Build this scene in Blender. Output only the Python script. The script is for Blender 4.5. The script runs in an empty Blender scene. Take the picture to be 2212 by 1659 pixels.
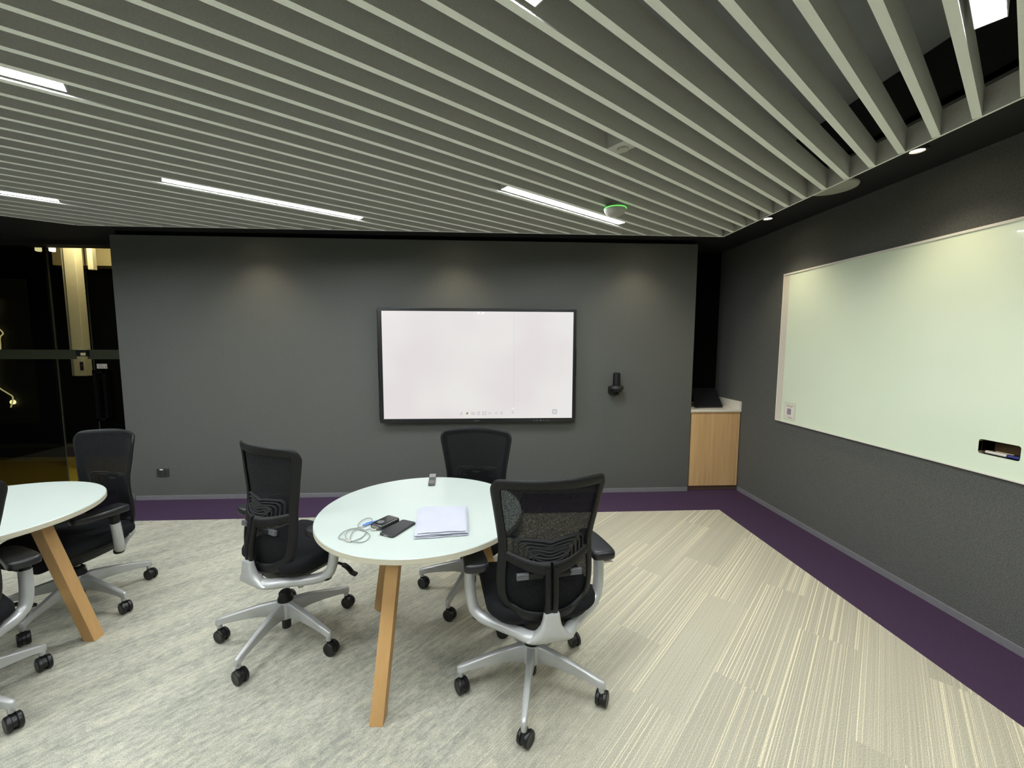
import bpy, bmesh, math, random
from mathutils import Vector, Matrix, Euler
random.seed(7)
C = bpy.context.scene.collection
SC = bpy.context.scene
H = 1.53            # eye height of the photograph

# ------------------------------------------------------------------ camera
def set_camera():
    f, yaw, pitch, roll = 894.6, .0549, .0927, .003
    cy, sy = math.cos(yaw), math.sin(yaw)
    fw = Vector((sy*math.cos(pitch), cy*math.cos(pitch), -math.sin(pitch)))
    ri = Vector((cy, -sy, 0))
    up = ri.cross(fw)
    r2 = ri*math.cos(roll)+up*math.sin(roll)
    u2 = -ri*math.sin(roll)+up*math.cos(roll)
    cam = bpy.data.cameras.new('camera')
    cam.sensor_width = 36
    cam.lens = f*36/2212
    cam.clip_start = .02
    o = bpy.data.objects.new('camera', cam)
    C.objects.link(o)
    M = Matrix((r2, u2, -fw)).transposed().to_4x4()
    M.translation = Vector((0, 0, H))
    o.matrix_world = M
    SC.camera = o
set_camera()

# ------------------------------------------------------------------ world, exposure, light levels
w = bpy.data.worlds.new('night')
SC.world = w
w.use_nodes = True
w.node_tree.nodes['Background'].inputs[0].default_value = (.01, .011, .014, 1)
w.node_tree.nodes['Background'].inputs[1].default_value = .3
SC.view_settings.view_transform = 'Standard'
SC.view_settings.look = 'None'
SC.view_settings.gamma = 1
SC.view_settings.use_curve_mapping = False
SC.view_settings.exposure = 0.0
LED = 120.0          # linear lights between the slats
SPOT = 25.0         # warm wall washers, watts
SCREEN = .93

# ------------------------------------------------------------------ materials
def lin(c):
    c = c/255
    return c/12.92 if c <= .04045 else ((c+.055)/1.055)**2.4
def rgb(r, g, b): return (lin(r), lin(g), lin(b), 1)
MATS = {}
def mat(name, col, rough=.5, metal=0., bump=0., bscale=200., var=0., vscale=30., spec=.5, coat=0.):
    """principled material with procedural grain (bump) and tone variation"""
    if name in MATS: return MATS[name]
    m = bpy.data.materials.new(name); m.use_nodes = True
    nt = m.node_tree; N = nt.nodes; L = nt.links
    b = N['Principled BSDF']
    b.inputs['Base Color'].default_value = col
    b.inputs['Roughness'].default_value = rough
    b.inputs['Metallic'].default_value = metal
    b.inputs['Specular IOR Level'].default_value = spec
    b.inputs['Coat Weight'].default_value = coat
    tc = N.new('ShaderNodeTexCoord')
    if var > 0:
        n = N.new('ShaderNodeTexNoise'); n.inputs['Scale'].default_value = vscale; n.inputs['Detail'].default_value = 4
        L.new(tc.outputs['Object'], n.inputs['Vector'])
        r = N.new('ShaderNodeMapRange')
        r.inputs['From Min'].default_value = .3; r.inputs['From Max'].default_value = .7
        r.inputs['To Min'].default_value = 1-var; r.inputs['To Max'].default_value = 1+var
        L.new(n.outputs['Fac'], r.inputs['Value'])
        x = N.new('ShaderNodeVectorMath'); x.operation = 'SCALE'
        x.inputs[0].default_value = col[:3]
        L.new(r.outputs[0], x.inputs['Scale']); L.new(x.outputs[0], b.inputs['Base Color'])
    if bump > 0:
        n2 = N.new('ShaderNodeTexNoise'); n2.inputs['Scale'].default_value = bscale; n2.inputs['Detail'].default_value = 3
        L.new(tc.outputs['Object'], n2.inputs['Vector'])
        bp = N.new('ShaderNodeBump'); bp.inputs['Strength'].default_value = bump; bp.inputs['Distance'].default_value = .002
        L.new(n2.outputs['Fac'], bp.inputs['Height']); L.new(bp.outputs[0], b.inputs['Normal'])
    MATS[name] = m
    return m
def emit(name, col, strength):
    if name in MATS: return MATS[name]
    m = bpy.data.materials.new(name); m.use_nodes = True
    nt = m.node_tree; nt.nodes.clear()
    e = nt.nodes.new('ShaderNodeEmission'); e.inputs[0].default_value = col; e.inputs[1].default_value = strength
    o = nt.nodes.new('ShaderNodeOutputMaterial'); nt.links.new(e.outputs[0], o.inputs[0])
    MATS[name] = m
    return m
class G:
    """small node graph helper"""
    def __init__(s, name):
        s.m = bpy.data.materials.new(name); s.m.use_nodes = True; s.t = s.m.node_tree
        s.b = s.t.nodes['Principled BSDF']; MATS[name] = s.m
    def n(s, typ, ins=None, **kw):
        x = s.t.nodes.new(typ)
        for k, v in kw.items(): setattr(x, k, v)
        for k, v in (ins or {}).items():
            if isinstance(v, bpy.types.NodeSocket): s.t.links.new(v, x.inputs[k])
            else: x.inputs[k].default_value = v
        return x
    def math(s, op, a, b=0., clamp=False):
        return s.n('ShaderNodeMath', {0: a, 1: b}, operation=op, use_clamp=clamp).outputs[0]
    def mix(s, f, a, b):
        x = s.n('ShaderNodeMix', data_type='RGBA')
        for i, v in ((0, f), (6, a), (7, b)):
            if isinstance(v, bpy.types.NodeSocket): s.t.links.new(v, x.inputs[i])
            else: x.inputs[i].default_value = v
        return x.outputs[2]
    def rng(s, v, a, b, c=0., d=1.):
        return s.n('ShaderNodeMapRange', {0: v, 1: a, 2: b, 3: c, 4: d}).outputs[0]
    def set(s, k, v):
        if isinstance(v, bpy.types.NodeSocket): s.t.links.new(v, s.b.inputs[k])
        else: s.b.inputs[k].default_value = v

def carpet_planks():
    g = G('plank_carpet')
    tc = g.n('ShaderNodeTexCoord').outputs['Object']
    mp = g.n('ShaderNodeMapping', {'Vector': tc, 'Rotation': (0, 0, math.radians(-45))}).outputs[0]
    br = g.n('ShaderNodeTexBrick', {'Vector': mp, 'Color1': (0, 0, 0, 1), 'Color2': (1, 1, 1, 1), 'Mortar': (.5, .5, .5, 1),
             'Scale': 1., 'Mortar Size': 0., 'Brick Width': 1.0, 'Row Height': .25}, offset=.37, offset_frequency=2)
    seed = g.n('ShaderNodeSeparateColor', {0: br.outputs['Color']}).outputs[0]
    w1 = g.math('MULTIPLY', seed, 41.)
    # straight yarn lines running along each plank
    v1 = g.n('ShaderNodeVectorMath', {0: mp, 1: (.06, 160., 1.)}, operation='MULTIPLY').outputs[0]
    n1 = g.n('ShaderNodeTexNoise', {'Vector': v1, 'W': w1, 'Scale': 1., 'Detail': 2., 'Roughness': .6}, noise_dimensions='4D').outputs['Fac']
    line = g.rng(n1, .53, .585)
    v2 = g.n('ShaderNodeVectorMath', {0: mp, 1: (.25, 7., 1.)}, operation='MULTIPLY').outputs[0]
    n2 = g.n('ShaderNodeTexNoise', {'Vector': v2, 'W': w1, 'Scale': 1., 'Detail': 1.}, noise_dimensions='4D').outputs['Fac']
    clus = g.rng(n2, .36, .56)
    # worn, mottled zones of the design
    v3 = g.n('ShaderNodeVectorMath', {0: mp, 1: (.55, .8, 1.)}, operation='MULTIPLY').outputs[0]
    n3 = g.n('ShaderNodeTexNoise', {'Vector': v3, 'Scale': 1., 'Detail': 3., 'Roughness': .6}).outputs['Fac']
    xs = g.n('ShaderNodeSeparateXYZ', {0: tc})
    dist = g.math('SUBTRACT', g.math('MULTIPLY', xs.outputs[0], -.30), g.math('MULTIPLY', xs.outputs[1], .13))
    zone = g.rng(g.math('ADD', n3, dist), .08, .36)
    v4 = g.n('ShaderNodeVectorMath', {0: mp, 1: (20., 46., 1.)}, operation='MULTIPLY').outputs[0]
    n4 = g.n('ShaderNodeTexNoise', {'Vector': v4, 'Scale': 1., 'Detail': 6., 'Roughness': .8}).outputs['Fac']
    v5 = g.n('ShaderNodeVectorMath', {0: mp, 1: (1.6, 9., 1.)}, operation='MULTIPLY').outputs[0]
    n5 = g.n('ShaderNodeTexNoise', {'Vector': v5, 'W': w1, 'Scale': 1., 'Detail': 4.}, noise_dimensions='4D').outputs['Fac']
    blot = g.rng(g.math('ADD', g.math('MULTIPLY', n4, .8), g.math('MULTIPLY', n5, .35)), .46, .68)
    base = g.mix(seed, rgb(172, 168, 151), rgb(183, 179, 161))
    base = g.mix(g.math('MULTIPLY', line, g.math('ADD', g.math('MULTIPLY', clus, .75), .12)), base, rgb(228, 221, 192))
    v7 = g.n('ShaderNodeVectorMath', {0: mp, 1: (.8, 150., 1.)}, operation='MULTIPLY').outputs[0]
    n7 = g.n('ShaderNodeTexNoise', {'Vector': v7, 'W': w1, 'Scale': 1., 'Detail': 1.}, noise_dimensions='4D').outputs['Fac']
    base = g.mix(g.math('MULTIPLY', g.rng(n7, .5, .7), .35), base, rgb(150, 146, 126))
    mott = g.mix(blot, rgb(136, 139, 130), rgb(192, 190, 172))
    col = g.mix(g.math('MULTIPLY', zone, .85), base, mott)
    sp = g.n('ShaderNodeTexNoise', {'Vector': tc, 'Scale': 260., 'Detail': 2.}).outputs['Fac']
    k = g.rng(sp, .3, .7, .72, 1.26)
    col = g.n('ShaderNodeVectorMath', {0: col, 'Scale': k}, operation='SCALE').outputs[0]
    g.set('Base Color', col); g.set('Roughness', .95); g.set('Specular IOR Level', .15)
    bp = g.n('ShaderNodeBump', {'Height': sp, 'Strength': .5, 'Distance': .004}).outputs[0]
    g.set('Normal', bp)
    return g.m
def speckle(name, c1, c2, scale, rough=.95, bump=.4, mid=(.35, .65)):
    g = G(name)
    tc = g.n('ShaderNodeTexCoord').outputs['Object']
    n = g.n('ShaderNodeTexNoise', {'Vector': tc, 'Scale': scale, 'Detail': 4., 'Roughness': .75}).outputs['Fac']
    g.set('Base Color', g.mix(g.rng(n, *mid), c1, c2)); g.set('Roughness', rough); g.set('Specular IOR Level', .2)
    g.set('Normal', g.n('ShaderNodeBump', {'Height': n, 'Strength': bump, 'Distance': .003}).outputs[0])
    return g.m
def wood(name, c1, c2, axis=2, scale=1.):
    g = G(name)
    tc = g.n('ShaderNodeTexCoord').outputs['Object']
    s = [38., 38., 38.]; s[axis] = 1.6
    v = g.n('ShaderNodeVectorMath', {0: tc, 1: tuple(x*scale for x in s)}, operation='MULTIPLY').outputs[0]
    n = g.n('ShaderNodeTexNoise', {'Vector': v, 'Scale': 1., 'Detail': 4., 'Roughness': .6}).outputs['Fac']
    s2 = [7., 7., 7.]; s2[axis] = .25
    v2 = g.n('ShaderNodeVectorMath', {0: tc, 1: tuple(x*scale for x in s2)}, operation='MULTIPLY').outputs[0]
    n2 = g.n('ShaderNodeTexNoise', {'Vector': v2, 'Scale': 1., 'Detail': 2.}).outputs['Fac']
    f = g.math('ADD', g.math('MULTIPLY', g.rng(n, .3, .7), .55), g.math('MULTIPLY', g.rng(n2, .35, .65), .45))
    g.set('Base Color', g.mix(f, c1, c2)); g.set('Roughness', .5)
    return g.m
def mesh_fabric():
    g = G('chair_mesh_fabric')
    tc = g.n('ShaderNodeTexCoord').outputs['Object']
    n = g.n('ShaderNodeTexNoise', {'Vector': tc, 'Scale': 330., 'Detail': 2.}).outputs['Fac']
    g.set('Base Color', rgb(25, 26, 27)); g.set('Roughness', .9); g.set('Specular IOR Level', .1)
    tr = g.n('ShaderNodeBsdfTransparent')
    mx = g.n('ShaderNodeMixShader')
    g.t.links.new(g.rng(n, .35, .65, .87, 1.0), mx.inputs[0])
    g.t.links.new(tr.outputs[0], mx.inputs[1]); g.t.links.new(g.b.outputs[0], mx.inputs[2])
    g.t.links.new(mx.outputs[0], g.t.nodes['Material Output'].inputs[0])
    return g.m
def glass(name, tint, refl_rough=.02, alpha=.12):
    g = G(name)
    tr = g.n('ShaderNodeBsdfTransparent', {0: tint})
    gl = g.n('ShaderNodeBsdfGlossy', {'Color': (.9, .95, .9, 1), 'Roughness': refl_rough})
    fr = g.n('ShaderNodeFresnel', {'IOR': 1.45})
    bf = g.n('ShaderNodeNewGeometry').outputs['Backfacing']
    fac = g.math('MULTIPLY', fr.outputs[0], g.math('SUBTRACT', 1., bf))
    mx = g.n('ShaderNodeMixShader', {0: fac, 1: tr.outputs[0], 2: gl.outputs[0]})
    g.t.links.new(mx.outputs[0], g.t.nodes['Material Output'].inputs[0])
    return g.m

M_CARPET = carpet_planks()
M_PURPLE = speckle('purple_carpet', rgb(50, 37, 58), rgb(78, 58, 84), 240.)
M_YELLOW = speckle('yellow_carpet', rgb(166, 142, 46), rgb(200, 176, 70), 160.)
M_WALL = speckle('charcoal_wall_felt', rgb(77, 78, 75), rgb(105, 106, 102), 210., mid=(.38, .62))
M_DARK = mat('black_paint', rgb(24, 24, 25), .8, var=.1)
M_VOID = mat('matt_black_board', rgb(7, 7, 8), .9, var=.1, spec=.1)
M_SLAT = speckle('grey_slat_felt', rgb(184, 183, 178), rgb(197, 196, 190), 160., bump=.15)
M_BOUNCE = speckle('slat_underside_bounce', rgb(236, 240, 230), rgb(243, 246, 237), 160., bump=.1)  # paler slat felt: light bounced off the floor, painted onto the undersides
M_SKIRT = mat('grey_skirting', rgb(118, 117, 120), .6, var=.05)
M_PLASTIC = mat('black_plastic', rgb(14, 14, 14), .5, bump=.15, bscale=900., spec=.32)
M_RUBBER = mat('black_caster', rgb(17, 17, 18), .38, var=.1)
M_FABRIC = mat('black_seat_fabric', rgb(24, 25, 27), .92, bump=.5, bscale=700., var=.1, spec=.2)
M_PAD = mat('black_soft_pad', rgb(26, 27, 29), .36, bump=.1, bscale=500.)
M_SILVER = mat('silver_paint', rgb(184, 186, 184), .36, .35, bump=.05, bscale=600., var=.02)
M_GREYTAB = mat('grey_tab_plastic', rgb(92, 94, 96), .4, var=.05)
M_MESH = mesh_fabric()
M_TOP = mat('white_laminate', rgb(180, 190, 183), .32, var=.01, vscale=4., coat=.1)
M_EDGE = mat('cream_laminate_edge', rgb(190, 185, 163), .5, var=.02)
M_LEG = wood('oak_leg', rgb(198, 158, 104), rgb(182, 141, 88), 2, 1.)
M_OAK = wood('oak_veneer', rgb(222, 186, 134), rgb(184, 146, 96), 2, .9)
M_WHITE = mat('white_solid_surface', rgb(226, 222, 208), .3, var=.01)
M_BOARD = mat('pale_green_glass', rgb(228, 240, 216), .16, var=.01, vscale=3., coat=.3)
M_BOARDTRIM = mat('white_trim', rgb(224, 222, 212), .4, var=.01)
M_CREAM = mat('cream_paint', rgb(226, 214, 172), .7, var=.03)
M_LEDM = emit('led_diffuser', (.93, .97, 1.0, 1), LED)
M_HOUS = mat('light_housing', rgb(180, 182, 180), .5, var=.02)
M_STEEL = mat('brushed_steel', rgb(150, 148, 136), .45, .6, var=.05)

# ------------------------------------------------------------------ mesh builder
class MB:
    def __init__(s): s.v = []; s.f = []; s.mi = []
    def add(s, vs, fs, mi=0):
        o = len(s.v); s.v += [tuple(v) for v in vs]
        s.f += [tuple(i+o for i in f) for f in fs]; s.mi += [mi]*len(fs)
        return s
    def box(s, x0, x1, y0, y1, z0, z1, mi=0):
        v = [(x, y, z) for z in (z0, z1) for y in (y0, y1) for x in (x0, x1)]
        return s.add(v, [(0, 2, 3, 1), (4, 5, 7, 6), (0, 1, 5, 4), (2, 6, 7, 3), (0, 4, 6, 2), (1, 3, 7, 5)], mi)
    def prism(s, pts, z0, z1, mi=0):
        n = len(pts)
        v = [(p[0], p[1], z0) for p in pts]+[(p[0], p[1], z1) for p in pts]
        return s.add(v, [tuple(range(n))[::-1], tuple(range(n, 2*n))]+[(i, (i+1) % n, n+(i+1) % n, n+i) for i in range(n)], mi)
    def lathe(s, prof, seg=32, center=(0, 0, 0), axis='z', mi=0):
        """prof = [(r,h)...]"""
        v = []
        for r, h in prof:
            for k in range(seg):
                a = 2*math.pi*k/seg
                p = (r*math.cos(a), r*math.sin(a), h)
                if axis == 'y': p = (p[0], h, p[1])
                if axis == 'x': p = (h, p[0], p[1])
                v.append((p[0]+center[0], p[1]+center[1], p[2]+center[2]))
        f = [(i*seg+k, i*seg+(k+1) % seg, (i+1)*seg+(k+1) % seg, (i+1)*seg+k) for i in range(len(prof)-1) for k in range(seg)]
        f += [tuple(range(seg))[::-1], tuple(range((len(prof)-1)*seg, len(prof)*seg))]
        return s.add(v, f, mi)
    def loft(s, rings, mi=0, cap=True):
        n = len(rings[0]); v = [p for r in rings for p in r]
        f = [(i*n+k, i*n+(k+1) % n, (i+1)*n+(k+1) % n, (i+1)*n+k) for i in range(len(rings)-1) for k in range(n)]
        if cap: f += [tuple(range(n))[::-1], tuple(range((len(rings)-1)*n, len(rings)*n))]
        return s.add(v, f, mi)
    def tube(s, path, radii, seg=12, up=(0, 0, 1), power=2., mi=0, closed=False):
        P = [Vector(p) for p in path]; n = len(P); rings = []
        if not isinstance(radii, (list, tuple)): radii = [radii]*n
        if isinstance(radii, tuple): radii = [radii]*n
        pu = Vector(up)
        for i, p in enumerate(P):
            if closed: t = P[(i+1) % n]-P[i-1]
            else: t = P[min(i+1, n-1)]-P[max(i-1, 0)]
            t.normalize()
            sd = t.cross(pu)
            if sd.length < 1e-4: sd = t.orthogonal()
            sd.normalize(); u2 = sd.cross(t).normalized(); pu = u2
            r = radii[i]
            ra, rb = (r if isinstance(r, tuple) else (r, r))
            ring = []
            for k in range(seg):
                a = 2*math.pi*k/seg; c, q = math.cos(a), math.sin(a)
                c = math.copysign(abs(c)**(2/power), c); q = math.copysign(abs(q)**(2/power), q)
                ring.append(tuple(p+sd*(c*ra)+u2*(q*rb)))
            rings.append(ring)
        if closed: rings.append(rings[0])
        return s.loft(rings, mi, cap=not closed)
    def build(s, name, mats, parent=None, bevel=0., smooth=40., weld=True, loc=None, rot=None):
        me = bpy.data.meshes.new(name)
        me.from_pydata(s.v, [], s.f)
        if not isinstance(mats, (list, tuple)): mats = [mats]
        for m in mats: me.materials.append(m)
        for p, i in zip(me.polygons, s.mi): p.material_index = i
        bm = bmesh.new(); bm.from_mesh(me)
        if weld: bmesh.ops.remove_doubles(bm, verts=bm.verts, dist=1e-5)
        bmesh.ops.recalc_face_normals(bm, faces=bm.faces)
        if bevel > 0:
            es = [e for e in bm.edges if len(e.link_faces) == 2 and e.calc_face_angle(0) > .6]
            if es: bmesh.ops.bevel(bm, geom=es, offset=bevel, segments=2, profile=.6, affect='EDGES', clamp_overlap=True)
        bm.to_mesh(me); bm.free()
        if smooth:
            me.polygons.foreach_set('use_smooth', [True]*len(me.polygons))
            me.set_sharp_from_angle(angle=math.radians(smooth))
        o = bpy.data.objects.new(name, me); C.objects.link(o)
        if parent is not None: o.parent = parent
        if loc: o.location = loc
        if rot: o.rotation_euler = rot
        return o
def tag(o, label=None, cat=None, group=None, kind=None):
    if label: o['label'] = label
    if cat: o['category'] = cat
    if group: o['group'] = group
    if kind: o['kind'] = kind
    return o
def thing(name, label, cat, loc=(0, 0, 0), rz=0., group=None):
    o = bpy.data.objects.new(name, None); C.objects.link(o)
    o.empty_display_size = .1
    o.location = loc; o.rotation_euler = (0, 0, rz)
    return tag(o, label, cat, group)
def struct(o): o['kind'] = 'structure'; return o
def catmull(P, n=6, closed=False):
    P = [Vector(p) for p in P]; out = []; m = len(P)
    rng = range(m) if closed else range(m-1)
    for i in rng:
        a = P[i-1] if (closed or i > 0) else P[0]*2-P[1]
        b = P[i]; c = P[(i+1) % m]
        d = P[(i+2) % m] if (closed or i+2 < m) else P[-1]*2-P[-2]
        for k in range(n):
            t = k/n
            out.append(.5*((2*b)+(c-a)*t+(2*a-5*b+4*c-d)*t*t+(3*b-a-3*c+d)*t**3))
    if not closed: out.append(P[-1])
    return out
def rrect(x0, x1, y0, y1, r, n=5):
    pts = []
    for cx, cy, a0 in ((x1-r, y1-r, 0), (x0+r, y1-r, 90), (x0+r, y0+r, 180), (x1-r, y0+r, 270)):
        for k in range(n+1):
            a = math.radians(a0+90*k/n); pts.append((cx+r*math.cos(a), cy+r*math.sin(a)))
    return pts
def slab_round(mb, pts, z0, z1, inset=.01, zf=None, mi=0, lower=None):
    """puffy slab: outline pts, profile rounded at top and bottom"""
    cx = sum(p[0] for p in pts)/len(pts); cy = sum(p[1] for p in pts)/len(pts)
    L = lower if lower is not None else inset
    h = z1-z0
    prof = [(L*1.6, 0), (L*.5, h*.08), (0, h*.3), (0, h*.62), (inset*.4, h*.85), (inset*1.2, h*.96), (inset*2.6, h)]
    rings = []
    for d, hh in prof:
        ring = []
        for p in pts:
            v = Vector((p[0]-cx, p[1]-cy)); l = v.length
            v = v*((l-d)/l)
            z = z0+hh+(zf(v.x+cx, v.y+cy) if zf else 0)
            ring.append((v.x+cx, v.y+cy, z))
        rings.append(ring)
    n = len(pts); mb.loft(rings, mi, cap=False)
    # caps as fans through inner rings
    for ring, top in ((rings[0], False), (rings[-1], True)):
        k = 4; prev = ring
        for j in range(1, k+1):
            t = 1-j/k
            if j < k:
                nr = []
                for p in ring:
                    x = cx+(p[0]-cx)*t; y = cy+(p[1]-cy)*t
                    z = (z1 if top else z0)+(zf(x, y) if zf else 0)
                    nr.append((x, y, z))
                mb.loft([prev, nr], mi, cap=False); prev = nr
            else:
                z = (z1 if top else z0)+(zf(cx, cy) if zf else 0)
                mb.add(prev+[(cx, cy, z)], [(i, (i+1) % n, n) for i in range(n)], mi)
    return mb

# ------------------------------------------------------------------ the room
WX, WY, ZC = 2.642, 4.162, 2.59
XL, YF = -6.4, -3.2
FB = 3.652; FR = 2.153        # edge of the beige carpet
struct(MB().prism([(XL, YF), (FR, YF), (FR, FB), (XL, FB)], -.05, 0).build('floor', M_CARPET, smooth=0))
struct(MB().add([(FR, YF, 0), (WX+.1, YF, 0), (WX+.1, 4.66, 0), (XL, 4.66, 0), (XL, FB, 0), (FR, FB, 0)], [(0, 1, 2, 5), (5, 2, 3, 4)]).build('trim_1', M_PURPLE, smooth=0))
struct(MB().add([(XL-4, 4.66, 0), (0, 4.66, 0), (0, 5.85, 0), (XL-4, 5.85, 0)], [(0, 1, 2, 3)]).build('floor_corridor', M_YELLOW, smooth=0))
struct(MB().add([(XL-4, 5.85, 0), (0, 5.85, 0), (0, 6.45, 0), (XL-4, 6.45, 0)], [(0, 1, 2, 3)]).build('trim_2', M_PURPLE, smooth=0))
# back wall: free-standing felt panel, then the dark recess beside it
struct(MB().box(-3.53, 2.098, WY, WY+.49, 0, 2.548).build('wall_back', M_WALL, smooth=0, bevel=.004))
struct(MB().box(-3.5, 2.08, WY+.03, WY+.46, 2.548, ZC).build('trim_3', M_VOID, smooth=0))
struct(MB().box(2.098, WX+.2, 4.69, 4.78, 0, ZC).build('wall_niche', M_VOID, smooth=0))
# right wall with the pen recess cut through
NY0, NY1, NZ0, NZ1 = 1.866, 2.043, .965, 1.041
mb = MB()
mb.box(WX, WX+.12, YF, NY0, 0, ZC).box(WX, WX+.12, NY1, 4.78, 0, ZC).box(WX, WX+.12, NY0, NY1, 0, NZ0).box(WX, WX+.12, NY0, NY1, NZ1, ZC)
struct(mb.build('wall_right', M_WALL, smooth=0))
struct(MB().box(XL-.1, XL, YF, 4.64, 0, 2.9).build('wall_left', M_DARK, smooth=0))
struct(MB().box(XL-.1, WX+.12, YF-.1, YF, 0, 2.9).build('wall_front', M_WALL, smooth=0))
# skirtings
struct(MB().box(-3.475, 2.088, WY-.012, WY+.0, 0, .043).build('baseboard_back', M_SKIRT, smooth=0, bevel=.002))
struct(MB().box(WX-.012, WX, YF, 4.15, 0, .043).build('baseboard_right', M_SKIRT, smooth=0, bevel=.002))

# slat raft geometry
ANG = math.radians(35.6); U = Vector((math.cos(ANG), math.sin(ANG))); Nn = Vector((-math.sin(ANG), math.cos(ANG)))
PIT, OFF = .1249, -.0469
XR, YB, ZB, ZT = 1.984, 3.505, 2.45, 2.558
def un(s, n): v = U*s+Nn*n; return (v.x, v.y)
NL = OFF+PIT*38
# black perimeter ceiling (ring round the raft) and the plenum above it
y_at = lambda x: (NL - x*Nn.x)/Nn.y
x_at = lambda y: (NL - y*Nn.y)/Nn.x
pl = [(XR+.004, YF), (XR+.004, YB+.004), (x_at(YB)-.003, YB+.004), (XL, y_at(XL)+.004)]
mb = MB()
zt = ZC+.02
mb.prism([(XR+.004, YF), (WX+.12, YF), (WX+.12, 4.78), (XR+.004, 4.78)], ZC, zt)
mb.prism([(XR+.004, YB+.004), (XR+.004, 4.78), (x_at(YB), 4.78), (x_at(YB), YB+.004)], ZC, zt)
mb.prism([(x_at(YB), YB+.004), (x_at(YB), 4.78), (XL, 4.78), (XL, y_at(XL)+.004)], ZC, zt)
struct(mb.build('ceiling', M_DARK, smooth=0))
struct(MB().prism([(XL-.1, YF-.1), (WX+.12, YF-.1), (WX+.12, 4.78), (XL-.1, 4.78)], 2.86, 2.9).build('ceiling_plenum', mat('plenum_grey', rgb(150, 154, 156), .9, var=.12, vscale=3.), smooth=0))
struct(MB().box(XR+.004, XR+.02, YF, YB+.02, ZC, 2.87).box(XL, XR, YB+.004, YB+.02, ZC, 2.87).build('trim_4', M_DARK, smooth=0))

def clip_slat(n):
    """range of s along slat line n inside the raft outline"""
    s0, s1 = -9., 9.
    lims = [(U.x, XR-.012-n*Nn.x, 1), (U.y, YB-.012-n*Nn.y, 1), (-U.x, -(XL)+n*Nn.x, 1), (-U.y, -(YF+.02)+n*Nn.y, 1)]
    for a, b, _ in lims:
        t = b/a
        if a > 0: s1 = min(s1, t)
        else: s0 = max(s0, t)
    return s0, s1
raft = thing('slatted_ceiling_raft', 'large suspended raft of parallel grey felt slats under the black ceiling', 'ceiling', (0, 0, ZB))
W2 = .0135
for k in range(-18, 39):
    n = OFF+PIT*k
    s0, s1 = clip_slat(n)
    if s1-s0 < .05: continue
    pts = [un(s0, n-W2), un(s1, n-W2), un(s1, n+W2), un(s0, n+W2)]
    # mitre the ends against the edge rails
    def fit(p, e):
        v = Vector(p); 
        over = max((v.x-(XR-.01))/U.x, (v.y-(YB-.01))/U.y, 0)
        return tuple(v-U*over)
    pts[1] = fit(pts[1], 1); pts[2] = fit(pts[2], 1)
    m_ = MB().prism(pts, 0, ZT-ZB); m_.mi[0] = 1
    m_.build('slat', [M_SLAT, M_BOUNCE], raft, smooth=0)
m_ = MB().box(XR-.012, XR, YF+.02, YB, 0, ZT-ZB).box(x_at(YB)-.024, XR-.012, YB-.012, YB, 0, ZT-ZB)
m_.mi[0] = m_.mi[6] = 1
m_.build('edge_rail', [M_SLAT, M_BOUNCE], raft, smooth=0)

# linear LED lights sitting in the gaps
def linear_light(j, s0, s1, label):
    n = OFF+PIT*(j+.5)
    t = thing('linear_light', label, 'light', (*un((s0+s1)/2, n), 2.457), ANG, 'linear LED lights between the slats')
    l = (s1-s0)/2
    MB().box(-l-.004, l+.004, -.0325, .0325, .003, .06).box(-l-.004, -l, -.0325, .0325, -.0005, .003).box(l, l+.004, -.0325, .0325, -.0005, .003).box(-l, l, -.0325, -.0305, -.0005, .003).box(-l, l, .0305, .0325, -.0005, .003).build('housing', M_HOUS, t, smooth=0)
    MB().box(-l, l, -.0304, .0304, 0, .0028).build('diffuser', M_LEDM, t, smooth=0)
    return t
linear_light(25, -.02, 1.10, 'long lit LED strip, fully in view, in the ceiling left of the wall screen')
linear_light(16, 1.555, 2.68, 'lit LED strip above the wall screen, ending by the green-ringed dome')
linear_light(18, -1.40, -.27, 'upper of two lit LED strips cut off by the left edge of the photo')
linear_light(32, -1.69, -.555, 'lower of two lit LED strips cut off by the left edge of the photo')
linear_light(1, .74, 1.87, 'lit LED strip in the top right corner, seen from right below')
linear_light(7, -.31, .815, 'lit LED strip cut off by the top edge of the photo, mid-right')
for j, s in ((-6, -1.6), (9, -2.4), (20, -3.4), (-14, -.9), (-3, -3.2), (30, -4.0)):
    linear_light(j, s, s+1.12, 'lit LED strip in the part of the ceiling behind the camera')

# sensor plate and dome
t = thing('detector_plate', 'small grey filler block with round detector set between two slats', 'detector', (*un(1.665, OFF+PIT*10.5), ZB), ANG)
MB().box(-.045, .045, -.0495, .0495, .001, .10).build('filler_block', M_SLAT, t, smooth=0)
MB().lathe([(.001, 0), (.024, 0), (.027, .004), (.027, .02)][::-1], 28, (0.012, 0, -.008)).build('detector', mat('detector_grey', rgb(176, 176, 160), .5), t)
t = thing('ceiling_dome_sensor', 'round grey dome with a glowing green ring under the slats', 'sensor', (.833, 2.793, 0))
MB().lathe([(.05, 2.449), (.068, 2.44), (.072, 2.428), (.070, 2.418), (.060, 2.402), (.042, 2.392), (.02, 2.388), (.001, 2.387)], 36).build('body', mat('dome_grey', rgb(168, 168, 160), .45), t)
MB().tube([(.0725*math.cos(a), .0725*math.sin(a), 2.431) for a in [2*math.pi*k/40 for k in range(40)]], .0022, 6, closed=True).build('light_ring', emit('green_ring', (.12, 1., .10, 1), 2.0), t)
tag(MB().lathe([(.143, ZC-.001), (.145, ZC-.008), (.14, ZC-.016), (.0, ZC-.018)], 48, (2.273, 2.737, 0)).build('ceiling_speaker', mat('speaker_white', rgb(172, 174, 160), .6, bump=.3, bscale=800.)),
    'flat round pale disc on the black ceiling, half hidden by the slat raft', 'ceiling speaker')

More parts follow.
